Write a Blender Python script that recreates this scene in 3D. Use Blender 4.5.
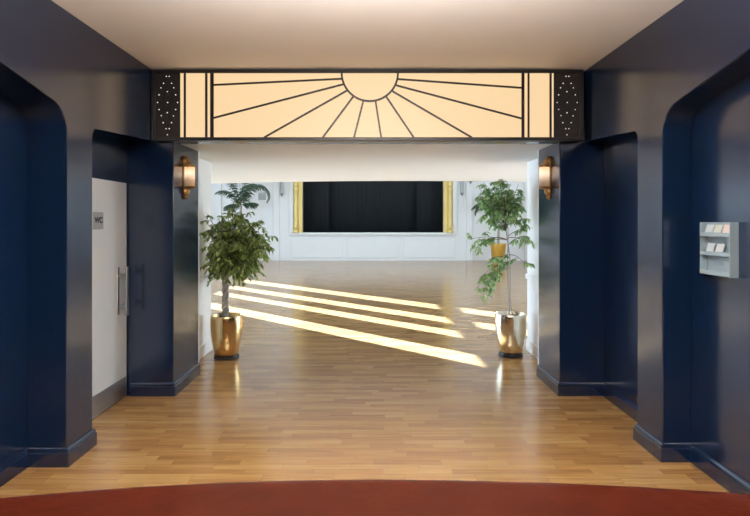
import bpy, bmesh, math, random
from mathutils import Vector, Matrix
random.seed(7)
PI = math.pi
SC = bpy.context.scene
COL = SC.collection
for o in list(bpy.data.objects):
    bpy.data.objects.remove(o)

# ------------------------------------------------------------------ camera
F, VX, VY, H = 540.0, 373.0, 222.0, 1.65      # focal length and vanishing point in pixels, eye height
cam_d = bpy.data.cameras.new('camera')
cam = bpy.data.objects.new('camera', cam_d); COL.objects.link(cam)
cam.location = (0, 0, H); cam.rotation_euler = (PI/2, 0, 0)
cam_d.sensor_width = 36; cam_d.lens = 36*F/750
cam_d.shift_x = (375-VX)/750; cam_d.shift_y = -(258-VY)/750
cam_d.clip_start = 0.02
SC.camera = cam

# ------------------------------------------------------------------ world, sun, area lights, exposure
SUN_T = 0.25                                   # tangent of the sun's elevation
w = bpy.data.worlds.new('World'); SC.world = w; w.use_nodes = True
w.node_tree.nodes['Background'].inputs['Color'].default_value = (0.55, 0.72, 1.0, 1)
w.node_tree.nodes['Background'].inputs['Strength'].default_value = 2.0
def lamp(name, kind, loc, energy, color, **kw):
    d = bpy.data.lights.new(name, kind); d.energy = energy; d.color = color
    for k, v in kw.items(): setattr(d, k, v)
    o = bpy.data.objects.new(name, d); COL.objects.link(o); o.location = loc
    return o
sun = lamp('sun', 'SUN', (-8, 20, 8), 190, (0.49, 0.66, 1.0), angle=math.radians(0.2))
sun.rotation_euler = Vector((1, -0.95, -1.379*SUN_T)).to_track_quat('-Z', 'Y').to_euler()
bl = lamp('ballroom_fill_top', 'AREA', (0, 16, 6.85), 440, (0.72, 0.87, 1.0), shape='RECTANGLE', size=10, size_y=9)  # added overhead fill below the ballroom ceiling, no skylight is built there
wl_ = lamp('ballroom_fill_left', 'AREA', (-8.45, 15.5, 3.4), 165, (0.70, 0.86, 1.0), shape='RECTANGLE', size=13, size_y=3.6)  # added fill along the left ballroom wall, separate from the sun windows
wl_.rotation_euler = (PI/2, 0, -PI/2)
wr_ = lamp('ballroom_fill_right', 'AREA', (8.45, 15.5, 3.4), 140, (0.70, 0.86, 1.0), shape='RECTANGLE', size=13, size_y=3.6)  # added fill along the right ballroom wall, which has no openings
wr_.rotation_euler = (PI/2, 0, PI/2)
wu = lamp('low_fill_left', 'AREA', (-8.45, 10.5, 1.35), 760, (0.58, 0.79, 1.0), shape='RECTANGLE', size=6.5, size_y=1.9)  # added low fill to whiten the soffit, the wall is closed here
wu.rotation_euler = (PI/2, 0, -PI/2)
wv = lamp('low_fill_right', 'AREA', (8.45, 9.6, 1.3), 520, (0.66, 0.84, 1.0), shape='RECTANGLE', size=4.8, size_y=1.9)  # added low fill for soffit and left return wall, no window behind it
wv.rotation_euler = (PI/2, 0, PI/2)
fl = lamp('foyer_fill_down', 'AREA', (0, 1.9, 2.62), 24, (1.0, 0.96, 0.91), spread=math.radians(140), shape='RECTANGLE', size=1.8, size_y=0.8)  # added downward fill above the view, no fitting hangs here
fu = lamp('foyer_fill_up', 'AREA', (0, 1.9, 2.66), 440, (1.0, 0.93, 0.88), shape='RECTANGLE', size=1.8, size_y=0.8)  # added upward fill that brightens the foyer ceiling, no fitting behind it
fu.rotation_euler = (PI, 0, 0)
vs = SC.view_settings
SC.display_settings.display_device = 'sRGB'
vs.view_transform = 'Standard'; vs.look = 'None'; vs.exposure = 0.0; vs.gamma = 1.0
vs.use_curve_mapping = False
SC.cycles.max_bounces = 10; SC.cycles.diffuse_bounces = 6; SC.cycles.glossy_bounces = 5
SC.cycles.sample_clamp_indirect = 6.0
SC.cycles.caustics_refractive = False; SC.cycles.adaptive_threshold = 0.005

# ------------------------------------------------------------------ materials
def nt(name):
    m = bpy.data.materials.new(name); m.use_nodes = True
    t = m.node_tree; return m, t, t.nodes['Principled BSDF']
def N(t, typ, **kw):
    n = t.nodes.new(typ)
    for k, v in kw.items():
        if k in n.inputs: n.inputs[k].default_value = v
        else: setattr(n, k, v)
    return n
def mat(name, col, rough=0.5, metal=0.0, spec=0.5, bump=0.0, bscale=60.0, var=0.06, vscale=3.0, coat=0.0):
    m, t, b = nt(name)
    tc = N(t, 'ShaderNodeTexCoord')
    nz = N(t, 'ShaderNodeTexNoise', Scale=vscale, Detail=4.0)
    t.links.new(tc.outputs['Object'], nz.inputs['Vector'])
    mr = N(t, 'ShaderNodeMapRange'); mr.inputs['To Min'].default_value = 1-var; mr.inputs['To Max'].default_value = 1+var
    t.links.new(nz.outputs['Fac'], mr.inputs['Value'])
    mx = N(t, 'ShaderNodeMix', data_type='RGBA', blend_type='MULTIPLY'); mx.inputs['Factor'].default_value = 1
    mx.inputs['A'].default_value = (*col, 1)
    A = [i for i in mx.inputs if i.type == 'RGBA']; A[0].default_value = (*col, 1)
    t.links.new(mr.outputs['Result'], A[1])
    R = [o for o in mx.outputs if o.type == 'RGBA'][0]
    t.links.new(R, b.inputs['Base Color'])
    b.inputs['Roughness'].default_value = rough; b.inputs['Metallic'].default_value = metal
    b.inputs['Specular IOR Level'].default_value = spec
    b.inputs['Coat Weight'].default_value = coat; b.inputs['Coat Roughness'].default_value = 0.15
    if bump:
        n2 = N(t, 'ShaderNodeTexNoise', Scale=bscale, Detail=3.0); t.links.new(tc.outputs['Object'], n2.inputs['Vector'])
        bp = N(t, 'ShaderNodeBump', Strength=bump, Distance=0.01); t.links.new(n2.outputs['Fac'], bp.inputs['Height'])
        t.links.new(bp.outputs['Normal'], b.inputs['Normal'])
    return m
def emit(name, col, strength):
    m, t, b = nt(name)
    b.inputs['Base Color'].default_value = (0.02, 0.02, 0.02, 1)
    b.inputs['Emission Color'].default_value = (*col, 1); b.inputs['Emission Strength'].default_value = strength
    b.inputs['Roughness'].default_value = 0.4
    return m
def wood_floor():
    m, t, b = nt('strip_parquet')
    L = t.links.new
    tc = N(t, 'ShaderNodeTexCoord')
    # rows of strips, each row pushed sideways by a random amount
    sx = N(t, 'ShaderNodeSeparateXYZ'); L(tc.outputs['Object'], sx.inputs[0])
    row = N(t, 'ShaderNodeMath', operation='DIVIDE'); L(sx.outputs['Y'], row.inputs[0]); row.inputs[1].default_value = 0.068
    rf = N(t, 'ShaderNodeMath', operation='FLOOR'); L(row.outputs[0], rf.inputs[0])
    wn = N(t, 'ShaderNodeTexWhiteNoise', noise_dimensions='1D'); L(rf.outputs[0], wn.inputs['W'])
    off = N(t, 'ShaderNodeMath', operation='MULTIPLY_ADD'); L(wn.outputs['Value'], off.inputs[0]); off.inputs[1].default_value = 3.7; L(sx.outputs['X'], off.inputs[2])
    px = N(t, 'ShaderNodeMath', operation='DIVIDE'); L(off.outputs[0], px.inputs[0]); px.inputs[1].default_value = 0.46
    pf = N(t, 'ShaderNodeMath', operation='FLOOR'); L(px.outputs[0], pf.inputs[0])
    cv = N(t, 'ShaderNodeCombineXYZ'); L(pf.outputs[0], cv.inputs[0]); L(rf.outputs[0], cv.inputs[1])
    wb = N(t, 'ShaderNodeTexWhiteNoise', noise_dimensions='2D'); L(cv.outputs[0], wb.inputs['Vector'])
    # grain
    mp = N(t, 'ShaderNodeMapping'); mp.inputs['Scale'].default_value = (2.2, 38, 1); L(tc.outputs['Object'], mp.inputs['Vector'])
    ad = N(t, 'ShaderNodeVectorMath', operation='MULTIPLY_ADD'); L(wb.outputs['Color'], ad.inputs[0]); ad.inputs[1].default_value = (40, 40, 40); L(mp.outputs[0], ad.inputs[2])
    gr = N(t, 'ShaderNodeTexNoise', Scale=1.0, Detail=5.0, Roughness=0.6); L(ad.outputs[0], gr.inputs['Vector'])
    mixv = N(t, 'ShaderNodeMath', operation='MULTIPLY_ADD'); L(gr.outputs['Fac'], mixv.inputs[0]); mixv.inputs[1].default_value = 0.85; 
    half = N(t, 'ShaderNodeMath', operation='MULTIPLY'); L(wb.outputs['Value'], half.inputs[0]); half.inputs[1].default_value = 0.30; L(half.outputs[0], mixv.inputs[2])
    cr = N(t, 'ShaderNodeValToRGB'); L(mixv.outputs[0], cr.inputs['Fac'])
    e = cr.color_ramp.elements
    e[0].position = 0.17; e[0].color = (0.17, 0.079, 0.026, 1)
    e[1].position = 0.83; e[1].color = (0.48, 0.298, 0.115, 1)
    k = e.new(0.56); k.color = (0.345, 0.189, 0.064, 1)
    # dark joints
    fr = N(t, 'ShaderNodeMath', operation='FRACT'); L(row.outputs[0], fr.inputs[0])
    fx = N(t, 'ShaderNodeMath', operation='FRACT'); L(px.outputs[0], fx.inputs[0])
    j1 = N(t, 'ShaderNodeMath', operation='LESS_THAN'); L(fr.outputs[0], j1.inputs[0]); j1.inputs[1].default_value = 0.035
    j2 = N(t, 'ShaderNodeMath', operation='LESS_THAN'); L(fx.outputs[0], j2.inputs[0]); j2.inputs[1].default_value = 0.006
    jm = N(t, 'ShaderNodeMath', operation='MAXIMUM'); L(j1.outputs[0], jm.inputs[0]); L(j2.outputs[0], jm.inputs[1])
    js = N(t, 'ShaderNodeMath', operation='MULTIPLY'); L(jm.outputs[0], js.inputs[0]); js.inputs[1].default_value = 0.55
    mx = N(t, 'ShaderNodeMix', data_type='RGBA'); C = [i for i in mx.inputs if i.type == 'RGBA']
    L(js.outputs[0], mx.inputs[0]); L(cr.outputs[0], C[0]); C[1].default_value = (0.09, 0.045, 0.02, 1)
    L([o for o in mx.outputs if o.type == 'RGBA'][0], b.inputs['Base Color'])
    n3 = N(t, 'ShaderNodeTexNoise', Scale=2.5, Detail=3.0); L(tc.outputs['Object'], n3.inputs['Vector'])
    r = N(t, 'ShaderNodeMapRange'); r.inputs['To Min'].default_value = 0.14; r.inputs['To Max'].default_value = 0.24; L(n3.outputs['Fac'], r.inputs['Value'])
    L(r.outputs[0], b.inputs['Roughness']); b.inputs['Specular IOR Level'].default_value = 0.75
    bp = N(t, 'ShaderNodeBump', Strength=0.06, Distance=0.004); L(gr.outputs['Fac'], bp.inputs['Height']); L(bp.outputs[0], b.inputs['Normal'])
    return m
def leaf_mat(name, c1, c2):
    m, t, b = nt(name); L = t.links.new
    oi = N(t, 'ShaderNodeNewGeometry')
    cr = N(t, 'ShaderNodeValToRGB'); L(oi.outputs['Random Per Island'], cr.inputs['Fac'])
    cr.color_ramp.elements[0].color = (*c1, 1); cr.color_ramp.elements[1].color = (*c2, 1)
    L(cr.outputs[0], b.inputs['Base Color']); b.inputs['Roughness'].default_value = 0.35
    tr = N(t, 'ShaderNodeBsdfTranslucent'); L(cr.outputs[0], tr.inputs['Color'])
    mx = N(t, 'ShaderNodeMixShader'); mx.inputs[0].default_value = 0.4
    L(b.outputs[0], mx.inputs[1]); L(tr.outputs[0], mx.inputs[2]); L(mx.outputs[0], t.nodes['Material Output'].inputs['Surface'])
    return m
def frosted(name):
    m, t, b = nt(name); L = t.links.new
    b.inputs['Base Color'].default_value = (0.85, 0.82, 0.78, 1); b.inputs['Roughness'].default_value = 0.3
    tr = N(t, 'ShaderNodeBsdfTranslucent'); tr.inputs['Color'].default_value = (1, 0.97, 0.93, 1)
    mx = N(t, 'ShaderNodeMixShader'); mx.inputs[0].default_value = 0.7
    L(b.outputs[0], mx.inputs[1]); L(tr.outputs[0], mx.inputs[2]); L(mx.outputs[0], t.nodes['Material Output'].inputs['Surface'])
    return m

M = {
 'navy': mat('navy_eggshell_paint', (0.0030, 0.0108, 0.034), 0.19, spec=0.7, bump=0.02, bscale=220, var=0.05),
 'white': mat('white_paint', (0.80, 0.80, 0.79), 0.45, var=0.02),
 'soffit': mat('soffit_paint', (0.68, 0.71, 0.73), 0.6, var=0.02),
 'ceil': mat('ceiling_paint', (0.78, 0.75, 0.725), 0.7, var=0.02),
 'floor': wood_floor(),
 'black': mat('black_cloth', (0.009, 0.012, 0.015), 0.9, var=0.2),
 'stage': mat('dark_stage', (0.004, 0.005, 0.006), 0.8),
 'gild': mat('gilt_paint', (0.74, 0.56, 0.20), 0.4, metal=0.35),
 'frame': mat('blackened_metal', (0.012, 0.010, 0.010), 0.35, spec=0.5),
 'bar': mat('dark_bronze_bar', (0.016, 0.009, 0.008), 0.35),
 'panel_b': mat('perforated_black', (0.012, 0.008, 0.008), 0.5),
 'edge': mat('grey_steel_edge', (0.07, 0.07, 0.075), 0.4, metal=0.6),
 'lit': emit('lit_cream_glass', (0.956, 0.672, 0.375), 1.0),
 'dot': emit('pinhole_light', (1.0, 0.95, 0.88), 1.3),
 'brass': mat('aged_brass', (0.30, 0.17, 0.06), 0.35, metal=0.9, var=0.5, vscale=60, bump=0.3, bscale=90),
 'glass': frosted('frosted_ribbed_glass'),
 'bulb': emit('lamp_bulb', (1.0, 0.94, 0.87), 22000.0),
 'gold': mat('polished_gold_metal', (0.76, 0.55, 0.27), 0.22, metal=1.0, var=0.08),
 'champ': mat('champagne_metal', (0.84, 0.77, 0.60), 0.2, metal=1.0, var=0.08),
 'ochre': mat('ochre_glaze', (0.62, 0.36, 0.06), 0.35, metal=0.3),
 'saucer': mat('black_plastic', (0.008, 0.009, 0.012), 0.4),
 'soil': mat('potting_soil', (0.03, 0.022, 0.016), 0.95, var=0.5, vscale=40, bump=0.6),
 'bark': mat('grey_bark', (0.36, 0.33, 0.30), 0.8, var=0.35, vscale=50, bump=0.4),
 'twig': mat('brown_twig', (0.12, 0.085, 0.055), 0.8, var=0.3, vscale=50),
 'leafd': leaf_mat('deep_green_leaf', (0.065, 0.125, 0.03), (0.38, 0.49, 0.15)),
 'leafl': leaf_mat('fresh_green_leaf', (0.14, 0.29, 0.10), (0.46, 0.64, 0.34)),
 'palm': leaf_mat('blue_green_palm', (0.06, 0.11, 0.075), (0.15, 0.24, 0.15)),
 'door': mat('pale_grey_laminate', (0.78, 0.86, 0.90), 0.4, var=0.02),
 'steel': mat('brushed_steel', (0.42, 0.44, 0.46), 0.35, metal=0.9, var=0.1, vscale=30),
 'plate': mat('silver_sign_plate', (0.42, 0.45, 0.47), 0.4, metal=0.3),
 'ink': mat('black_lettering', (0.01, 0.01, 0.012), 0.5),
 'rack': mat('grey_metal_rack', (0.40, 0.52, 0.59), 0.45, metal=0.3),
 'paper': mat('white_paper', (0.70, 0.80, 0.86), 0.6, var=0.08, vscale=40),
 'paperp': mat('peach_paper', (0.80, 0.70, 0.66), 0.6, var=0.08, vscale=40),
 'paperg': mat('mint_paper', (0.66, 0.74, 0.68), 0.6, var=0.08, vscale=40),
 'leather': mat('oxblood_counter', (0.027, 0.0042, 0.0015), 0.3, spec=0.06, var=0.45, vscale=14, bump=0.25, bscale=14),
 'counter': mat('dark_counter_front', (0.05, 0.02, 0.013), 0.5),
 'vent': mat('grey_grille', (0.42, 0.44, 0.44), 0.6),
 'lantern': mat('grey_glass_lantern', (0.28, 0.29, 0.30), 0.3, metal=0.4),
}

# ------------------------------------------------------------------ mesh helpers
class MB:
    def __init__(s): s.v = []; s.f = []; s.sm = []
    def add(s, vs, fs, smooth=False):
        n = len(s.v); s.v += [tuple(p) for p in vs]
        for f in fs: s.f.append(tuple(i+n for i in f)); s.sm.append(smooth)
        return s
    def box(s, x0, x1, y0, y1, z0, z1):
        vs = [(x, y, z) for z in (z0, z1) for y in (y0, y1) for x in (x0, x1)]
        return s.add(vs, [(0,2,3,1), (4,5,7,6), (0,1,5,4), (2,6,7,3), (0,4,6,2), (1,3,7,5)])
    def prism(s, poly, axis, a, b):
        # polygon of (u, v) pushed along an axis from a to b; axis 'x': (y,z), 'y': (x,z), 'z': (x,y)
        def p(u, v, c): return {'x': (c, u, v), 'y': (u, c, v), 'z': (u, v, c)}[axis]
        n = len(poly); vs = [p(u, v, a) for u, v in poly] + [p(u, v, b) for u, v in poly]
        fs = [tuple(range(n)), tuple(range(2*n-1, n-1, -1))] + [(i, (i+1) % n, n+(i+1) % n, n+i) for i in range(n)]
        return s.add(vs, fs)
    def lathe(s, prof, c=(0, 0, 0), n=40, a0=0, a1=2*PI):
        full = abs(a1-a0-2*PI) < 1e-6; k = n if full else n+1
        vs = []
        for r, z in prof:
            for i in range(k):
                a = a0+(a1-a0)*i/n; vs.append((c[0]+r*math.cos(a), c[1]+r*math.sin(a), c[2]+z))
        fs = []
        for j in range(len(prof)-1):
            for i in range(n):
                i2 = (i+1) % k if full else i+1
                fs.append((j*k+i, j*k+i2, (j+1)*k+i2, (j+1)*k+i))
        if full:
            if prof[0][0] > 1e-4: fs.append(tuple(range(k-1, -1, -1)))
            if prof[-1][0] > 1e-4: fs.append(tuple((len(prof)-1)*k+i for i in range(k)))
        return s.add(vs, fs, True)
    def tube(s, pts, rad, n=8):
        pts = [Vector(p) for p in pts]
        rads = rad if isinstance(rad, (list, tuple)) else [rad]*len(pts)
        vs = []; ref = Vector((0.31, 0.17, 0.93))
        for i, p in enumerate(pts):
            d = (pts[min(i+1, len(pts)-1)]-pts[max(i-1, 0)]).normalized()
            u = d.cross(ref)
            if u.length < 1e-3: u = d.cross(Vector((1, 0, 0)))
            u.normalize(); v = d.cross(u)
            for k in range(n):
                a = 2*PI*k/n; vs.append(p+(u*math.cos(a)+v*math.sin(a))*rads[i])
        fs = [(i*n+k, i*n+(k+1) % n, (i+1)*n+(k+1) % n, (i+1)*n+k) for i in range(len(pts)-1) for k in range(n)]
        fs += [tuple(range(n-1, -1, -1)), tuple((len(pts)-1)*n+k for k in range(n))]
        return s.add(vs, fs, True)
    def sphere(s, c, r, n=16, m=10, sc=(1, 1, 1)):
        prof = [(max(1e-5, r*math.sin(PI*i/m))*1.0, -r*math.cos(PI*i/m)) for i in range(m+1)]
        k = len(s.v); s.lathe(prof, (0, 0, 0), n)
        for i in range(k, len(s.v)):
            x, y, z = s.v[i]; s.v[i] = (c[0]+x*sc[0], c[1]+y*sc[1], c[2]+z*sc[2])
        return s
    def build(s, name, m, parent=None, bevel=0, loc=None, normals=True):
        me = bpy.data.meshes.new(name); me.from_pydata(s.v, [], s.f)
        me.polygons.foreach_set('use_smooth', s.sm); me.update()
        if normals:
            bm = bmesh.new(); bm.from_mesh(me); bmesh.ops.recalc_face_normals(bm, faces=bm.faces)
            bm.to_mesh(me); bm.free()
        me.set_sharp_from_angle(angle=math.radians(40))
        me.materials.append(m)
        o = bpy.data.objects.new(name, me); COL.objects.link(o)
        if parent: o.parent = parent
        if loc: o.location = loc
        if bevel:
            b = o.modifiers.new('bevel', 'BEVEL'); b.width = bevel; b.segments = 2; b.limit_method = 'ANGLE'
        return o
def structure(o, label=None):
    o['kind'] = 'structure'
    if label: o['label'] = label
    return o
def thing(name, label, cat, loc, rz=0, group=None):
    o = bpy.data.objects.new(name, None); COL.objects.link(o); o.empty_display_size = 0.1
    o.location = loc; o.rotation_euler = (0, 0, rz); tag(o, label, cat, group); return o
def tag(o, label, cat, group=None):
    o['label'] = label; o['category'] = cat
    if group: o['group'] = group
    return o
def copy_tree(o, parent=None):
    c = o.copy(); COL.objects.link(c)
    if parent: c.parent = parent
    for ch in list(o.children): copy_tree(ch, c)
    return c
def at(px, py, Y):                                                   # a pixel of the photograph at depth Y, as a point
    return Vector(((px-VX)*Y/F, Y, H+(VY-py)*Y/F))

# ------------------------------------------------------------------ setting: floor and foyer
CZ = 3.08            # foyer ceiling
LW, LB = -2.07, -2.34   # left wall face, back of the left recesses
RW, RB = 2.00, 2.20
YS = 5.13            # plane of the far piers
SO = 2.42            # underside of the low ceiling beyond
structure(MB().box(-8.9, 8.9, -2.2, 25.2, -0.12, 0.0).build('floor', M['floor']), 'oak strip parquet floor')
structure(MB().box(-2.5, 2.5, -2.2, YS+0.12, CZ, CZ+0.12).build('ceiling', M['ceil']), 'plain pale ceiling of the foyer')

def arc(cx, cz, r, a0, a1, n=8):
    return [(cx+r*math.cos(a0+(a1-a0)*i/n), cz+r*math.sin(a0+(a1-a0)*i/n)) for i in range(n+1)]
def side_wall(face, back, ny0, ny1):
    # the wall leaf with its two openings, as (y, z) outline; ny0..ny1 is the near pier
    p = [(-2.2, 0), (-2.2, CZ), (YS, CZ), (YS, 2.412)]
    # far opening: head slopes down towards the camera, small rounded corner
    r = 0.07
    p += [(ny1+r+0.02, 2.345)] + arc(ny1+r, 2.345-r, r, PI/2, PI, 6)
    p += [(ny1, 0), (ny0, 0)]
    # near opening: head rises towards the camera, generous rounded corner
    r = 0.20; zc = 2.245
    p += arc(ny0-r, zc, r, 0, PI/2*0.86, 8)
    p += [(2.6, 2.62), (1.9, 2.70), (1.2, 2.62), (0.4, 2.42), (0.2, 2.2), (0.2, 0)]
    m = MB().prism(p, 'x', face, back)
    return m
L0, L1, R0, R1 = 3.65, 3.985, 3.73, 4.085
s = 0.12
wl = structure(side_wall(LW, LB, L0, L1).build('wall_left', M['navy'], bevel=0.006), 'navy wall with two rounded openings on the left')
wr = structure(side_wall(RW, RB, R0, R1).build('wall_right', M['navy'], bevel=0.006), 'navy wall with two rounded openings on the right')
structure(MB().box(LB-s, LB, -2.2, YS+0.73, 0, CZ).build('wall_left_recess', M['navy']), 'navy back of the left recesses')
structure(MB().box(RB, RB+s, -2.2, YS+0.66, 0, CZ).build('wall_right_recess', M['navy']), 'navy back of the right recesses')
structure(MB().box(LB-s, RB+s, -2.32, -2.2, 0, CZ).build('wall_rear', M['navy']))
# far piers
LP, RP = -1.895, 1.775
structure(MB().box(LB, LP, YS, 5.86, 0, SO).build('wall_pier_left', M['navy'], bevel=0.004), 'navy pier beside the white door')
structure(MB().box(RP, RB, YS+0.01, 5.79, 0, SO).build('wall_pier_right', M['navy'], bevel=0.004), 'navy pier right of the opening')
structure(MB().box(LB, RB, YS, YS+0.2, SO, CZ).build('wall_over_opening', M['navy']), 'navy wall behind the illuminated panel')

# baseboards: a two-step moulding swept along the wall line
def baseboard(name, pts, inward, label, m=None, h=0.125):
    prof = [(0, 0), (0.022, 0), (0.022, h-0.035), (0.016, h-0.03), (0.016, h-0.012), (0.006, h), (0, h)]
    P = [Vector(p) for p in pts]; n = len(P); offs = []
    for i in range(n):
        ns = []
        if i > 0: d = (P[i]-P[i-1]).normalized(); ns.append(Vector((-d.y, d.x))*inward)
        if i < n-1: d = (P[i+1]-P[i]).normalized(); ns.append(Vector((-d.y, d.x))*inward)
        if len(ns) == 2:
            b = (ns[0]+ns[1]); b = b/ (1+ns[0].dot(ns[1])); offs.append(b)
        else: offs.append(ns[0])
    vs = []; k = len(prof)
    for i in range(n):
        for d, z in prof: q = P[i]+offs[i]*d; vs.append((q.x, q.y, z))
    fs = [(i*k+j, i*k+(j+1) % k, (i+1)*k+(j+1) % k, (i+1)*k+j) for i in range(n-1) for j in range(k)]
    fs += [tuple(range(k)), tuple((n-1)*k+j for j in range(k))]
    return structure(MB().add(vs, fs).build(name, m or M['navy']), label)
DY0, DY1 = 4.12, 5.115       # the door in the left recess
baseboard('baseboard_left', [(LB, 0.4), (LB, L0), (LW, L0), (LW, L1), (LB, L1), (LB, DY0-0.03)], -1, 'navy baseboard around the left near pier')
baseboard('baseboard_left_pier', [(LB+0.03, YS), (LP, YS), (LP, 5.86)], -1, 'navy baseboard around the pier beside the door')
baseboard('baseboard_right', [(RB, 0.4), (RB, R0), (RW, R0), (RW, R1), (RB, R1), (RB, YS+0.01), (RP, YS+0.01), (RP, 5.79)], 1, 'navy baseboard along the right piers and recess')

# ------------------------------------------------------------------ setting: passage and ballroom
WLX, WRX = -2.10, 2.00       # white return walls of the opening
BX, BY = 8.6, 23.1           # ballroom half width and stage wall
YE = 7.0
ww = M['white']
structure(MB().box(WLX-0.25, WLX, 5.86, YE, 0, SO).build('wall_return_left', ww), 'white return wall behind the braided tree')
structure(MB().box(WRX, WRX+0.25, 5.79, YE, 0, SO).build('wall_return_right', ww), 'sunlit white return wall behind the champagne planter')
structure(MB().box(LP-0.3, LP-0.003, 5.86, 5.90, 0, SO).build('trim_1', ww)); structure(MB().box(RP+0.003, RP+0.3, 5.79, 5.83, 0, SO).build('trim_2', ww))
structure(MB().box(-BX, WLX-0.25, YE-0.15, YE, 0, 7).build('wall_ballroom_near_left', ww))
structure(MB().box(WRX+0.25, BX, YE-0.15, YE, 0, 7).build('wall_ballroom_near_right', ww))
# low ceiling that runs on as the underside of the balcony, its front edge bowed
ed = [(x, 10.12+0.05*(x-0.6)**2) for x in [-6.4+i*0.4 for i in range(33)]]
def clampy(y): return min(y, 12.4)
ed = [(-BX, 12.4)]+[(x, clampy(y)) for x, y in ed]+[(BX, 12.4)]
sof = [(-2.34, YS+0.2), (2.34, YS+0.2), (2.34, YE-0.15), (BX, YE-0.15)]+ed[::-1]+[(-BX, YE-0.15), (-2.34, YE-0.15)]
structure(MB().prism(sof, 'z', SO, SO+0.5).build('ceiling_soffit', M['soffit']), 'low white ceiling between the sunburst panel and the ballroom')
structure(MB().box(-BX, BX, YE-0.15, 25, 7.0, 7.15).build('ceiling_ballroom', ww))
structure(MB().box(-BX, BX, YE-0.2, YE-0.15, SO+0.5, 7.0).build('wall_ballroom_above', ww))
# left window wall: four tall windows, each with a transom, sun comes in here
K = 1.379*SUN_T
zs, zt0, zt1, ztop = 4.95*K, 9.92*K, 10.28*K, 14.2*K
WY = [(6.52+9.8*0.95, 0.31, zt0), (7.85+9.98*0.95, 0.27, zt0), (8.98+9.98*0.95, 0.30, ztop), (10.45+9.95*0.95, 0.34, ztop)]
wlm = MB(); y = YE
for c, hw, zu in WY:
    wlm.box(-BX-0.06, -BX, y, c-hw, 0, 7.0); y = c+hw
    wlm.box(-BX-0.06, -BX, c-hw, c+hw, 0, zs).box(-BX-0.06, -BX, c-hw, c+hw, zu, 7.0)
wlm.box(-BX-0.06, -BX, y, BY+2, 0, 7.0)
structure(wlm.build('wall_ballroom_left', ww))
for i, (c, hw, zu) in enumerate(WY):
    structure(MB().box(-BX-0.055, -BX-0.005, c-hw, c+hw, zt0, zt1).build('window_%d' % (i+1), ww), 'transom of a tall ballroom window')
structure(MB().box(BX, BX+0.15, YE, BY+2, 0, 7).build('wall_ballroom_right', ww))
# stage wall
SX, SZ0, SZ1 = 3.03, 1.2, 5.2
sw = MB().box(-BX, -SX, BY, BY+0.3, 0, 7).box(SX, BX, BY, BY+0.3, 0, 7).box(-SX, SX, BY, BY+0.3, 0, SZ0).box(-SX, SX, BY, BY+0.3, SZ1, 7)
structure(sw.build('wall_stage', ww), 'white wall around the black stage opening')
structure(MB().box(-SX-0.55, SX+0.55, BY-0.12, BY, SZ0-0.1, SZ0).build('trim_3', ww, bevel=0.015), 'white ledge along the front of the stage')
fr = MB()
for sgn in (-1, 1):
    a, b = sorted((sgn*(SX+0.36), sgn*(SX+0.55))); fr.box(a, b, BY-0.09, BY, SZ0, SZ1+0.5)
fr.box(-SX-0.36, SX+0.36, BY-0.09, BY, SZ1+0.2, SZ1+0.5)
structure(fr.build('trim_4', ww, bevel=0.02), 'white moulded surround of the stage')
pn = MB()
for xa, xb in ((-3.5, -1.3), (-1.1, 1.1), (1.3, 3.5)):              # raised panels under the stage
    pn.box(xa, xb, BY-0.03, BY, 0.12, SZ0-0.2)
structure(pn.build('trim_5', ww, bevel=0.01), 'shallow white panels below the stage')
pl = MB()
for sgn in (-1, 1):
    for c, hw in ((4.12, 0.13), (6.6, 0.13)):
        a, b = sgn*c-hw, sgn*c+hw; pl.box(a, b, BY-0.08, BY, 0, 7.0)
structure(pl.build('trim_6', ww, bevel=0.01), 'flat white pilasters beside the stage')
structure(MB().box(-SX-0.5, SX+0.5, BY+0.3, BY+1.9, SZ0-0.2, SZ0).build('floor_stage', M['stage']))
structure(MB().box(-SX-0.5, SX+0.5, BY+1.8, BY+1.9, SZ0, 7).build('wall_stage_back', M['stage']))
structure(MB().box(-SX-0.6, -SX-0.5, BY+0.3, BY+1.9, SZ0, 7).build('wall_stage_left', M['stage']))
structure(MB().box(SX+0.5, SX+0.6, BY+0.3, BY+1.9, SZ0, 7).build('wall_stage_right', M['stage']))
structure(MB().box(-SX-0.6, SX+0.6, BY+0.3, BY+1.9, 6.9, 7).build('ceiling_stage', M['stage']))
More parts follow.
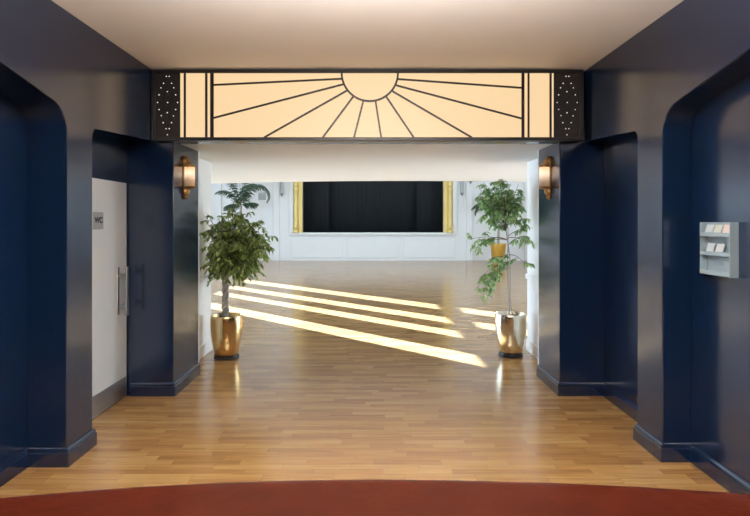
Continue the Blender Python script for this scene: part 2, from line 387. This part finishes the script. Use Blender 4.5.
# stage curtains: three black drapes hung side by side
def curtain(x0, x1, y, label):
    m = MB(); n = int((x1-x0)*28); vs = []
    for z in (SZ0+0.01, 5.9):
        for i in range(n+1):
            x = x0+(x1-x0)*i/n; vs.append((x, y+0.012*math.sin(x*7)+0.004*math.sin(x*31), z))
    m.add(vs, [(i, i+1, n+2+i, n+1+i) for i in range(n)], True)
    o = m.build('stage_curtain', M['black']); sd = o.modifiers.new('thickness', 'SOLIDIFY'); sd.thickness = 0.012
    return tag(o, label, 'curtain', 'black stage curtains')
curtain(-3.4, -1.95, BY+0.9, 'black drape at the left end of the stage opening')
curtain(-2.1, 2.1, BY+1.3, 'wide black drape across the middle of the stage opening')
curtain(1.95, 3.4, BY+0.9, 'black drape at the right end of the stage opening')
for sgn, lab in ((-1, 'gilded column on the left edge of the black stage'), (1, 'gilded column on the right edge of the black stage')):
    prof = [(0.14, 0), (0.14, 0.10), (0.10, 0.13), (0.13, 0.20), (0.13, 0.25), (0.095, 0.29)] + [(0.095, z) for z in (0.6, 1.2, 1.75)] + \
           [(0.12, 1.80), (0.12, 1.88), (0.095, 1.93), (0.12, 1.98), (0.12, 2.05), (0.095, 2.1), (0.095, 4.1)]
    c = MB().lathe(prof, (sgn*(SX+0.25), BY-0.10, SZ0), 24).build('column', M['gild']); structure(c, lab)
    a, b = sorted((sgn*(SX-0.02), sgn*(SX+0.17)))
    MB().box(a, b, BY-0.07, BY+0.05, SZ0, SZ1).build('gilded_strip', M['gild'], c, bevel=0.01)
# mouldings on the white return walls
structure(MB().box(WLX, WLX+0.02, 5.91, YE, 0, 0.14).box(WLX, WLX+0.025, 5.91, YE, 0.92, 0.98).build('trim_7', ww), 'white dado rail and skirting on the left return wall')
structure(MB().box(WRX-0.02, WRX, 5.84, YE, 0, 0.14).box(WRX-0.025, WRX, 5.84, YE, 0.92, 0.98).build('trim_8', ww), 'white dado rail and skirting on the right return wall')

# ------------------------------------------------------------------ illuminated sunburst panel
SY = 5.03; SX0 = at(150, 100, SY).x+0.012; SX1 = at(585, 100, SY).x-0.012
sg = thing('light_box', 'long backlit cream light box with a black sunburst, fixed across the opening under the ceiling', 'light box', (0, YS, SO))
def sp(px, py): p = at(px, py, SY); return (p.x, p.z-SO)
zT, zB = sp(0, 69.5)[1], sp(0, 140.3)[1]
yf = SY-YS                                                           # front plane, local
hf = 3.2*SY/F
f = MB().box(SX0, SX1, yf, -0.001, zT-hf, zT).box(SX0, SX1, yf, -0.001, zB, zB+hf)
f.box(SX0, SX0+0.035, yf, -0.001, zB+hf, zT-hf).box(SX1-0.035, SX1, yf, -0.001, zB+hf, zT-hf)
f.build('frame', M['frame'], sg, bevel=0.003)
xa, xb = sp(179.6, 0)[0], sp(554.3, 0)[0]
MB().box(xa, xb, yf+0.02, yf+0.03, zB+hf, zT-hf).build('lit_panel', M['lit'], sg)
def bar(p, q, wpx, name, m='bar'):
    a, b = Vector(sp(*p)), Vector(sp(*q)); d = (b-a).normalized(); n = Vector((-d.y, d.x))*wpx*SY/F/2
    poly = [tuple(a-n), tuple(b-n), tuple(b+n), tuple(a+n)]
    return MB().prism(poly, 'y', yf+0.006, yf+0.019).build(name, M[m], sg)
for x, wd in ((184.4, 2.0), (205.9, 2.2), (211.6, 3.4), (523.3, 2.8), (528.9, 1.8), (551.0, 2.0)):
    bar((x, 72.8), (x, 137.2), wd, 'mullion')
RAYS = [((342.6, 78.4), (212, 84.7)), ((343.2, 84), (212, 118)), ((347.4, 90), (264, 137.2)), ((353.4, 96), (322.7, 137.2)),
        ((363.2, 101), (354.0, 137.2)), ((375.6, 101), (381.2, 137.2)), ((386, 96), (413.8, 137.2)), ((392.3, 90.8), (472, 137.2)),
        ((396.2, 85), (523, 118.5)), ((397.2, 78.7), (523, 87.6))]
for a, b in RAYS: bar(a, b, 1.75, 'ray')
cx, cz = sp(369.8, 72.7); r0, r1 = 27.2*SY/F, 29.1*SY/F
am = MB()
n = 40; ring = [(cx+r1*math.cos(PI+PI*i/n), cz+r1*math.sin(PI+PI*i/n)) for i in range(n+1)]+[(cx+r0*math.cos(2*PI-PI*i/n), cz+r0*math.sin(2*PI-PI*i/n)) for i in range(n+1)]
vs = [(x, y_, z) for y_ in (yf+0.005, yf+0.019) for x, z in ring]; T = 2*n+2
fs = []
for i in range(n):
    o_, i_ = i, T-1-i
    fs += [(o_, o_+1, i_-1, i_), (T+o_, T+i_, T+i_-1, T+o_+1), (o_, T+o_, T+o_+1, o_+1), (i_, i_-1, T+i_-1, T+i_)]
am.add(vs, fs).build('sun_arc', M['bar'], sg)
DOTS = [(-3, 50), (6, 50), (-12, 72), (13, 72), (-20, 86), (20, 86), (0, 98), (-26, 108), (26, 108), (-31, 132), (1, 132), (32, 132),
        (-26, 154), (26, 154), (0, 164), (-19, 173), (19, 174), (-13, 195), (13, 195), (-4, 214), (6, 214), (0, 233)]
for x0, x1, cxp in ((154.5, 179.6, 166.9), (554.3, 580.8, 567.4)):
    a, b = sp(x0, 0)[0], sp(x1, 0)[0]
    e = MB().box(a, b, yf+0.012, yf+0.03, zB+hf, zT-hf).build('perforated_panel', M['panel_b'], sg, bevel=0.002)
    dot = None
    for dx, dy in DOTS:
        c = sp(cxp+dx/3.125, 60+dy/3.125); rr = 0.0052
        if dot is None:
            dot = MB().prism([(rr*math.cos(2*PI*k/10), rr*math.sin(2*PI*k/10)) for k in range(10)], 'y', -0.0015, 0.0015).build('pinhole', M['dot'], e)
            q = dot
        else:
            q = dot.copy(); COL.objects.link(q); q.parent = e
        q.location = (c[0], yf+0.0115, c[1])

# ------------------------------------------------------------------ wall sconces on the far piers
def sconce(loc, rz, label):
    t = thing('wall_sconce', label, 'wall light', loc, rz, 'brass wall sconces on the navy piers')    # local +x is away from the wall, z 0 at shade bottom
    MB().prism([(-0.02, -0.10), (-0.012, -0.123), (0.012, -0.123), (0.02, -0.10), (0.034, 0.0), (0.034, 0.22), (0.028, 0.29), (0.012, 0.312), (-0.012, 0.312), (-0.028, 0.29), (-0.034, 0.22), (-0.034, 0.0)], 'x', 0.0, 0.012).build('back_plate', M['brass'], t, bevel=0.003)
    g = MB(); k = 48; vs = []
    for z in (0.0, 0.205):
        for i in range(k+1):
            a = 2*PI*i/k; r = 0.050+0.0018*math.cos(i*PI)
            vs.append((0.054+r*math.cos(a)*1.0, r*math.sin(a), z))
    g.add(vs, [(i, i+1, k+2+i, k+1+i) for i in range(k)], False)
    o = g.build('glass_shade', M['glass'], t); sd = o.modifiers.new('thickness', 'SOLIDIFY'); sd.thickness = 0.003
    tp = MB().lathe([(0.002, 0.2), (0.052, 0.2), (0.054, 0.206), (0.052, 0.216), (0.04, 0.222), (0.002, 0.224)], (0.054, 0, 0), 28)
    tp.lathe([(0.05, 0.215), (0.046, 0.23), (0.036, 0.24), (0.034, 0.262), (0.04, 0.272), (0.034, 0.292), (0.02, 0.306), (0.003, 0.314)], (0.012, 0, 0), 20, -PI/2, PI/2)
    for a in (-0.9, -0.3, 0.3, 0.9):                                 # little leaves of the crown
        tp.tube([(0.018+0.05*math.cos(a), 0.05*math.sin(a), 0.215), (0.018+0.042*math.cos(a), 0.042*math.sin(a), 0.25), (0.018+0.046*math.cos(a), 0.046*math.sin(a), 0.27)], [0.007, 0.006, 0.002], 6)
    tp.build('crown_finial', M['brass'], t)
    bt = MB().lathe([(0.002, -0.02), (0.036, -0.016), (0.05, -0.006), (0.054, 0.0), (0.052, 0.006), (0.002, 0.006)], (0.054, 0, 0), 28)
    bt.lathe([(0.003, -0.122), (0.018, -0.115), (0.024, -0.1), (0.018, -0.085), (0.034, -0.068), (0.044, -0.045), (0.04, -0.03), (0.05, -0.012)], (0.012, 0, 0), 20, -PI/2, PI/2)
    bt.build('base_finial', M['brass'], t)
    MB().sphere((0.054, 0, 0.145), 0.017, sc=(1, 1, 1.4)).build('bulb', M['bulb'], t)
sconce((LP, 5.42, 2.0), 0, 'brass wall sconce with ribbed glass on the navy pier beside the white door')
sconce((RP, 5.42, 2.0), PI, 'brass wall sconce with ribbed glass on the navy pier right of the opening')

# ------------------------------------------------------------------ door in the left recess
d = structure(MB().box(LB-0.02, LB+0.006, DY0, DY1, 0.012, 2.018).build('door_1', M['door'], bevel=0.003), 'pale door with a WC sign in the left recess')
fx = LB+0.006
MB().box(fx-0.001, fx+0.003, DY0+0.01, DY1-0.012, 0.02, 0.195).build('kick_plate', M['steel'], d)
hd = MB().box(fx-0.001, fx+0.006, 4.925, 4.965, 0.80, 1.235)
hd.box(fx, fx+0.075, 4.945, 4.965, 0.855, 0.885).box(fx, fx+0.075, 4.945, 4.965, 1.145, 1.175).box(fx+0.072, fx+0.088, 4.93, 4.975, 0.79, 1.24)
hd.build('door_handle', M['steel'], d, bevel=0.004)['label'] = 'steel pull handle'
for a, b, z0, z1 in ((DY0-0.03, DY0-0.004, 0, 2.05), (DY1+0.002, YS-0.002, 0, 2.05)):
    MB().box(LB, LB+0.012, a, b, z0, z1).build('frame', M['navy'], d)
wc = MB().box(fx-0.001, fx+0.004, 4.495, 4.668, 1.588, 1.735).build('wc_sign', M['plate'], d, bevel=0.002); wc['label'] = 'silver plate reading WC'
fc = bpy.data.curves.new('wc_text', 'FONT'); fc.body = 'WC'; fc.size = 1; fc.extrude = 0.01; fc.offset = 0.05; fc.align_x = 'CENTER'
fo = bpy.data.objects.new('wc_text', fc); COL.objects.link(fo)
bpy.context.view_layer.update()
me = bpy.data.meshes.new_from_object(fo); COL.objects.unlink(fo); bpy.data.objects.remove(fo)
xs = [v.co.x for v in me.vertices]; zs_ = [v.co.y for v in me.vertices]
x0, x1, z0, z1 = min(xs), max(xs), min(zs_), max(zs_)
for v in me.vertices:                                                # text reads along +Y on the +X face of the door
    u = (v.co.x-x0)/(x1-x0); t_ = (v.co.y-z0)/(z1-z0); dd = v.co.z
    v.co = (fx+0.0045+dd*0.05, 4.516+u*0.135, 1.640+t_*0.054)
me.materials.clear(); me.materials.append(M['ink'])
lt = bpy.data.objects.new('lettering', me); COL.objects.link(lt); lt.parent = wc

# ------------------------------------------------------------------ leaflet rack on the right recess wall
RD = 0.055; RY0, RY1, RZ0, RZ1 = 3.248, 3.545, 1.312, 1.648
rk = thing('leaflet_rack', 'small grey metal leaflet rack with three tiers on the navy recess wall', 'leaflet rack', (RB, (RY0+RY1)/2, RZ0))
hw = (RY1-RY0)/2; rh = RZ1-RZ0
MB().box(-0.006, -0.0005, -hw, hw, 0, rh).build('back_panel', M['rack'], rk)
for yy in (-hw, hw-0.004):
    MB().box(-RD, -0.006, yy, yy+0.004, 0, rh).build('side_panel', M['rack'], rk, bevel=0.001)
tiers = [0.0, 0.122, 0.242]
for z in tiers:
    MB().box(-RD, -0.006, -hw+0.004, hw-0.004, z, z+0.004).box(-RD, -RD+0.003, -hw+0.004, hw-0.004, z, z+0.03).build('shelf', M['rack'], rk)
def leaflet(y, tier, m, label, wd=0.072, hh=0.075):
    z = RZ0+tiers[tier]+0.0045
    mb = MB()
    for k in range(3):                                               # a folded leaflet: two leaves and the cover
        o_ = k*0.0016
        mb.prism([(-RD+0.010+o_, 0), (-RD+0.0112+o_, 0), (-RD+0.0332+o_, hh-k*0.002), (-RD+0.032+o_, hh-k*0.002)], 'y', -wd/2, wd/2)
    o = mb.build('leaflet', M[m], loc=(RB, y, z)); tag(o, label, 'leaflet', 'leaflets in the wall rack')
ym = (RY0+RY1)/2
leaflet(ym+0.085, 2, 'paper', 'white leaflet in the top tier of the rack, at the end nearest the opening')
leaflet(ym+0.0, 2, 'paperg', 'pale leaflet in the middle of the top tier of the rack')
leaflet(ym-0.088, 2, 'paperp', 'peach-tinted leaflet at the right end of the top tier of the rack')
leaflet(ym+0.075, 1, 'paper', 'left one of the two white leaflets in the middle tier of the rack')
leaflet(ym-0.02, 1, 'paper', 'right one of the two white leaflets in the middle tier of the rack')

# ------------------------------------------------------------------ plants
def leaf(m, p, d, up, ln, wd):
    d = d.normalized(); s_ = d.cross(up)
    if s_.length < 1e-3: s_ = d.cross(Vector((1, 0, 0)))
    s_.normalize(); n_ = s_.cross(d).normalized()
    q = lambda a, b, c: p+d*(a*ln)+s_*(b*wd)+n_*(c*ln)
    vs = [q(0, 0, 0), q(.32, -.5, .06), q(.35, 0, -.02), q(.32, .5, .06), q(.68, -.36, .01), q(.7, 0, -.06), q(.68, .36, .01), q(1, 0, -.16)]
    m.add(vs, [(0, 1, 2), (0, 2, 3), (1, 4, 5, 2), (2, 5, 6, 3), (4, 7, 5), (5, 7, 6)], True)
def rnd(a): return Vector((random.uniform(-a, a), random.uniform(-a, a), random.uniform(-a, a)))
def planter(t, m, R, h, sR, rings=()):
    prof = [(sR*0.86, 0.03), (sR*0.9, 0.035), (R*0.87, h*0.3), (R*0.975, h*0.55), (R*1.01, h*0.75), (R, h*0.92), (R*0.985, h-0.004), (R*0.97, h), (R*0.945, h-0.006), (R*0.93, h-0.09)]
    MB().lathe(prof, n=56).build('pot', M[m], t)
    MB().lathe([(sR*0.95, 0.0), (sR, 0.006), (sR, 0.036), (sR*0.94, 0.04), (sR*0.9, 0.03)], n=40).build('saucer', M['saucer'], t)
    sm = MB(); k = 32; vs = [(0, 0, h-0.035)]
    for j, rr in enumerate((0.5, 0.94)):
        for i in range(k):
            a = 2*PI*i/k; vs.append((R*rr*math.cos(a), R*rr*math.sin(a), h-0.042-0.012*j+random.uniform(-.006, .006)))
    sm.add(vs, [(0, 1+i, 1+(i+1) % k) for i in range(k)]+[(1+i, 1+k+i, 1+k+(i+1) % k, 1+(i+1) % k) for i in range(k)], True)
    sm.build('soil', M['soil'], t)
def bez(a, b, c, n=7): return [a*(1-u)**2+b*2*u*(1-u)+c*u*u for u in [i/n for i in range(n+1)]]
def leafy(branches_m, leaves_m, start, end, sag, nt_, tw, nl, ln, spread=0.5, bias=0.0, taper=(0.007, 0.003)):
    mid = (start+end)/2+Vector((0, 0, sag)); pts = bez(start, mid, end)
    branches_m.tube(pts, [taper[0]+(taper[1]-taper[0])*i/7 for i in range(8)], 5)
    for k in range(nt_):
        u = 0.35+0.65*(k+random.random())/nt_; i = min(6, int(u*7)); p = pts[i].lerp(pts[i+1], u*7-i)
        dirn = ((end-start).normalized()*0.5+rnd(1.0)*Vector((1, 1, 0.6)) if False else (end-start).normalized()*0.5+rnd(1.0)); dirn.z = dirn.z*0.6+bias
        dirn.normalize(); L_ = tw*random.uniform(0.6, 1.15)
        tip = p+dirn*L_+Vector((0, 0, -0.35*L_)); tp = bez(p, p+dirn*L_*0.6, tip, 5)
        branches_m.tube(tp, [0.0028, 0.0025, 0.0022, 0.002, 0.0016, 0.001], 4)
        for j in range(nl):
            v = 0.15+0.85*(j+0.5)/nl; q_ = min(4, int(v*5)); lp = tp[q_].lerp(tp[q_+1], v*5-q_)
            side = Vector((-dirn.y, dirn.x, 0)).normalized()*(1 if j % 2 else -1)
            ld = side*0.55+dirn*0.35+Vector((0, 0, -0.62))+rnd(0.45)
            leaf(leaves_m, lp, ld, Vector((0, 0, 1))+rnd(0.6), ln*random.uniform(0.75, 1.15), ln*0.46*random.uniform(0.85, 1.15))

# left: braided ficus in a gold planter
t = thing('potted_ficus', 'bushy dark green weeping fig with a braided trunk in a polished gold planter', 'potted plant', (-1.785, 6.575, 0))
planter(t, 'gold', 0.19, 0.52, 0.15)
tm = MB()
for k in range(3):
    pts = []; rads = []
    for i in range(29):
        u = i/28; a = 2*PI*(u*2.0+k/3); rr = 0.030*(1-0.25*u)
        pts.append((rr*math.cos(a)-0.012, rr*math.sin(a), 0.47+u*0.56)); rads.append(0.021*(1-0.3*u))
    tm.tube(pts, rads, 8)
tm.build('trunk', M['bark'], t)
bm_, lm_ = MB(), MB(); random.seed(11)
ends = []
for k in range(78):
    for _ in range(60):
        e = Vector((random.uniform(-.20, .50), random.uniform(-.55, .42), random.uniform(-.40, .50)))
        if (e.x/.52)**2+(e.y/.56)**2+(e.z/.50)**2 < 1.0 and all((e-o_).length > 0.12 for o_ in ends): ends.append(e); break
for e in ends:
    c = Vector((0.05, 0, 1.36))
    st = Vector((-0.012, 0, 0.98+random.random()*0.25)) if e.z > -0.1 else Vector((-0.012, 0, 1.05))
    leafy(bm_, lm_, st, c+e*0.92, 0.12, 6, 0.17, 9, 0.07)
for e in ((0.44, 0, 1.62), (0.46, -0.1, 1.48), (-0.16, -.2, 1.62), (0.30, 0.1, 1.12), (0.1, 0, 1.84), (-0.2, -.1, 1.75)):
    leafy(bm_, lm_, Vector((-0.01, 0, 1.2)), Vector(e), 0.10, 4, 0.14, 8, 0.066)
for q in (bm_, lm_):                                                 # twigs that meet the wall bend along it
    q.v = [(x if x > -0.28 else -0.28-0.02*(1-math.exp((x+0.28)/0.02)), y, z) for x, y, z in q.v]
bm_.build('branches', M['twig'], t); lm_.build('foliage', M['leafd'], t, normals=False)

# right: slender ficus in a champagne planter
PB = Vector((1.70, 6.67, 0))
t = thing('potted_ficus', 'tall sparse light green fig with slender twin stems in a champagne planter', 'potted plant', PB)
planter(t, 'champ', 0.19, 0.525, 0.145)
def lp(px, py, dy=0.0): v = at(px, py, 6.67)-PB; v.y = dy; return v
tm = MB(); base = [lp(511, 318), lp(509.5, 300), lp(509, 280), lp(509, 262), lp(508, 245), lp(507, 228), lp(505, 212), lp(503, 198)]
for k in range(2):
    pts = []; 
    for i in range(36):
        u = i/35*7; j = min(6, int(u)); p = base[j].lerp(base[j+1], u-j); a = PI*k+u*1.1; rr = 0.022*(1-u*0.07)
        pts.append(p+Vector((rr*math.cos(a), rr*math.sin(a), 0)))
    tm.tube(pts, [0.010*(1-0.6*i/35) for i in range(36)], 7)
tm.build('trunk', M['bark'], t)
bm_, lm_ = MB(), MB(); random.seed(5)
B = [((505, 215), (497, 180), 5), ((505, 212), (513, 190), 5), ((505, 215), (480, 200), 5), ((506, 220), (522, 203), 5), ((505, 208), (503, 179), 4),
     ((506, 222), (487, 215), 4), ((506, 226), (525, 220), 4), ((505, 214), (492, 205), 5), ((505, 214), (514, 208), 5), ((504, 206), (488, 191), 4), ((507, 222), (500, 216), 4), ((506, 220), (510, 222), 4),
     ((508, 240), (470, 240), 4), ((508, 240), (484, 240), 3), ((508, 245), (524, 236), 3),
     ((509, 262), (482, 285), 5), ((509, 262), (484, 300), 4), ((509, 266), (497, 268), 4), ((509, 258), (500, 256), 3), ((509, 255), (519, 262), 2), ((509, 268), (492, 283), 3), ((508, 236), (528, 228), 3), ((509, 262), (478, 275), 5), ((509, 264), (489, 292), 4), ((509, 262), (477, 292), 4), ((509, 258), (493, 262), 4), ((508, 240), (477, 245), 4), ((508, 238), (526, 244), 3)]
for (a, b, n) in B+[((505+random.uniform(-2, 2), random.uniform(205, 232)), (500+27*math.cos(k*2.4)*((k+3)/24)**.5, 199+22*math.sin(k*2.4)*((k+3)/24)**.5), 5) for k in range(21)]:
    leafy(bm_, lm_, lp(*a), lp(*b, dy=random.uniform(-.28, .28)), 0.07, n, 0.12, 9, 0.072, taper=(0.005, 0.002))
bm_.build('branches', M['twig'], t); lm_.build('foliage', M['leafl'], t, normals=False)

# palms in pots at the far end of the ballroom
def palm(loc, label, potm, hp, R, trunk_h, fronds, seed):
    random.seed(seed)
    t = thing('potted_palm', label, 'potted plant', loc)
    MB().lathe([(R*0.7, 0), (R*0.74, 0.02), (R*0.98, hp-0.05), (R*1.03, hp-0.05), (R*1.03, hp), (R*0.92, hp), (R*0.9, hp-0.06), (0.001, hp-0.06)], n=32).build('pot', M[potm], t)
    MB().tube([(0, 0, hp-0.08), (0.02, 0, (hp+trunk_h)/2), (0, 0, trunk_h)], [0.055, 0.042, 0.05], 10).build('trunk', M['bark'], t)
    for az, el, L_, droop in fronds:
        m = MB(); pts = []; p = Vector((0, 0, trunk_h)); n = 14
        for i in range(n+1):
            e = el-droop*(i/n)**1.5; pts.append(p.copy()); p = p+Vector((math.cos(az)*math.cos(e), math.sin(az)*math.cos(e), math.sin(e)))*(L_/n)
        m.tube(pts, [0.016*(1-0.85*i/n) for i in range(n+1)], 5)
        for i in range(2, n+1):
            d_ = (pts[i]-pts[i-1]).normalized(); sd_ = d_.cross(Vector((0, 0, 1)))
            if sd_.length < .05: sd_ = Vector((-math.sin(az), math.cos(az), 0))
            sd_.normalize()
            for half in (0, 0.5):
                q = pts[i-1].lerp(pts[i], half); ln = 0.42*math.sin(PI*min(1, 0.18+0.82*(i+half)/n)*0.93)+0.07
                for s_ in (-1, 1):
                    dr = sd_*s_*0.75+d_*0.55+Vector((0, 0, -0.35-random.random()*.3))
                    leaf(m, q, dr, Vector((0, 0, 1)), ln, 0.034)
        m.build('frond', M['palm'], t, normals=False)
R_ = math.radians
palm((-5.32, 21.7, 0), 'tall palm with arching fronds by the stage wall, behind the bushy dark fig', 'ochre', 0.72, 0.3, 2.32,
     [(R_(-8), R_(80), 2.25, R_(225)), (R_(-40), R_(78), 1.8, R_(150)), (R_(185), R_(66), 1.3, R_(110)), (R_(200), R_(80), 1.7, R_(70)),
      (R_(350), R_(84), 1.7, R_(60)), (R_(165), R_(15), 0.7, R_(50)), (R_(270), R_(86), 1.6, R_(40)), (R_(10), R_(24), 0.7, R_(50))], 3)
palm((5.03, 21.7, 0), 'round-headed palm in an ochre pot by the stage wall, behind the sparse light fig', 'ochre', 0.78, 0.32, 2.0,
     [(R_(a), R_(random.uniform(50, 82)), random.uniform(0.95, 1.35)*(0.62 if 40 < a < 140 else 1), R_(random.uniform(100, 165))) for a in range(0, 360, 26)], 4)

# ------------------------------------------------------------------ small fittings on the stage wall
def lantern(px, label, ytip):
    X = at(px, 0, BY-0.1).x; zt = at(0, ytip, BY-0.1).z
    t = thing('hanging_wall_light', label, 'wall light', (X, BY-0.081 if abs(abs(X)-4.12) < 0.3 else BY-0.001, zt), 0, 'grey wall lights beside the stage')
    y_ = -0.12
    MB().lathe([(0.002, 0), (0.03, 0.05), (0.05, 0.09), (0.085, 0.12), (0.085, 0.15), (0.07, 0.16)], (0, y_, 0), 16).build('finial', M['lantern'], t)
    MB().lathe([(0.07, 0.16), (0.075, 0.4), (0.07, 0.85)], (0, y_, 0), 16).build('glass_shade', M['vent'], t)
    MB().lathe([(0.08, 0.85), (0.08, 0.9), (0.03, 0.98), (0.002, 1.05)], (0, y_, 0), 16).box(-0.03, 0.03, y_, 0, 0.7, 0.9).build('bracket', M['lantern'], t)
lantern(282.3, 'grey tubular wall light on the white wall left of the stage', 197)
lantern(462.0, 'grey tubular wall light on the white wall just right of the stage', 196.5)
lantern(470.3, 'grey wall light farther right of the stage, only its tip below the ceiling edge', 184.5)
v0, v1 = at(258.5, 192.5, BY), at(266, 200, BY)
vt = thing('air_vent', 'small grey louvred vent on the white wall left of the stage', 'vent', ((v0.x+v1.x)/2, BY, v1.z))
vw, vh = (v1.x-v0.x)/2, v0.z-v1.z
MB().box(-vw, vw, -0.02, -0.0005, 0, 0.03).box(-vw, vw, -0.02, -0.0005, vh-0.03, vh).box(-vw, -vw+0.03, -0.02, -0.0005, 0.03, vh-0.03).box(vw-0.03, vw, -0.02, -0.0005, 0.03, vh-0.03).build('frame', M['vent'], vt)
lv = MB()
for k in range(6):
    z = 0.035+k*(vh-0.07)/6; lv.prism([(-0.018, z), (-0.002, z+0.025), (-0.002, z+0.031), (-0.018, z+0.006)], 'x', -vw+0.03, vw-0.03)
lv.build('louvre', M['vent'], vt)

# ------------------------------------------------------------------ curved counter in front of the camera
ct = thing('reception_counter', 'curved oxblood counter with a rounded edge along the front of the foyer', 'counter', (0, 0.95, 0))
def edge(x): return 1.284-0.095*x*x-0.03*x*x*(x < 0)-0.95
xs = [-1.7+i*0.085 for i in range(41)]
rim = [(-0.040, 0.0), (-0.026, -0.002), (-0.014, -0.006), (-0.005, -0.013), (0.0, -0.024), (-0.003, -0.036), (-0.014, -0.042), (-0.06, -0.044)]
vs = []; zt = 1.05
for x in xs:
    yb = edge(x); vs.append((x, -0.45, zt-0.044)); vs.append((x, -0.45, zt))
    for i in range(1, 7): vs.append((x, -0.45+(yb-0.040+0.45)*i/7, zt))
    for dy, dz in rim: vs.append((x, yb+dy, zt+dz))
k = len(vs)//len(xs)
fs = [(i*k+j, i*k+(j+1) % k, (i+1)*k+(j+1) % k, (i+1)*k+j) for i in range(len(xs)-1) for j in range(k)]
fs += [tuple(range(k)), tuple((len(xs)-1)*k+j for j in range(k))]
MB().add(vs, fs, True).build('counter_top', M['leather'], ct)
fp = [(x, edge(x)-0.08) for x in xs]+[(x, edge(x)-0.12) for x in xs[::-1]]
MB().prism(fp, 'z', 0, zt-0.0445).build('front_panel', M['counter'], ct)
for sgn in (-1, 1):
    x0, x1 = sorted((sgn*1.6, sgn*1.66)); MB().box(x0, x1, -0.43, edge(1.66)-0.12 if sgn > 0 else edge(-1.66)-0.12, 0, zt-0.0445).build('side_panel', M['counter'], ct)
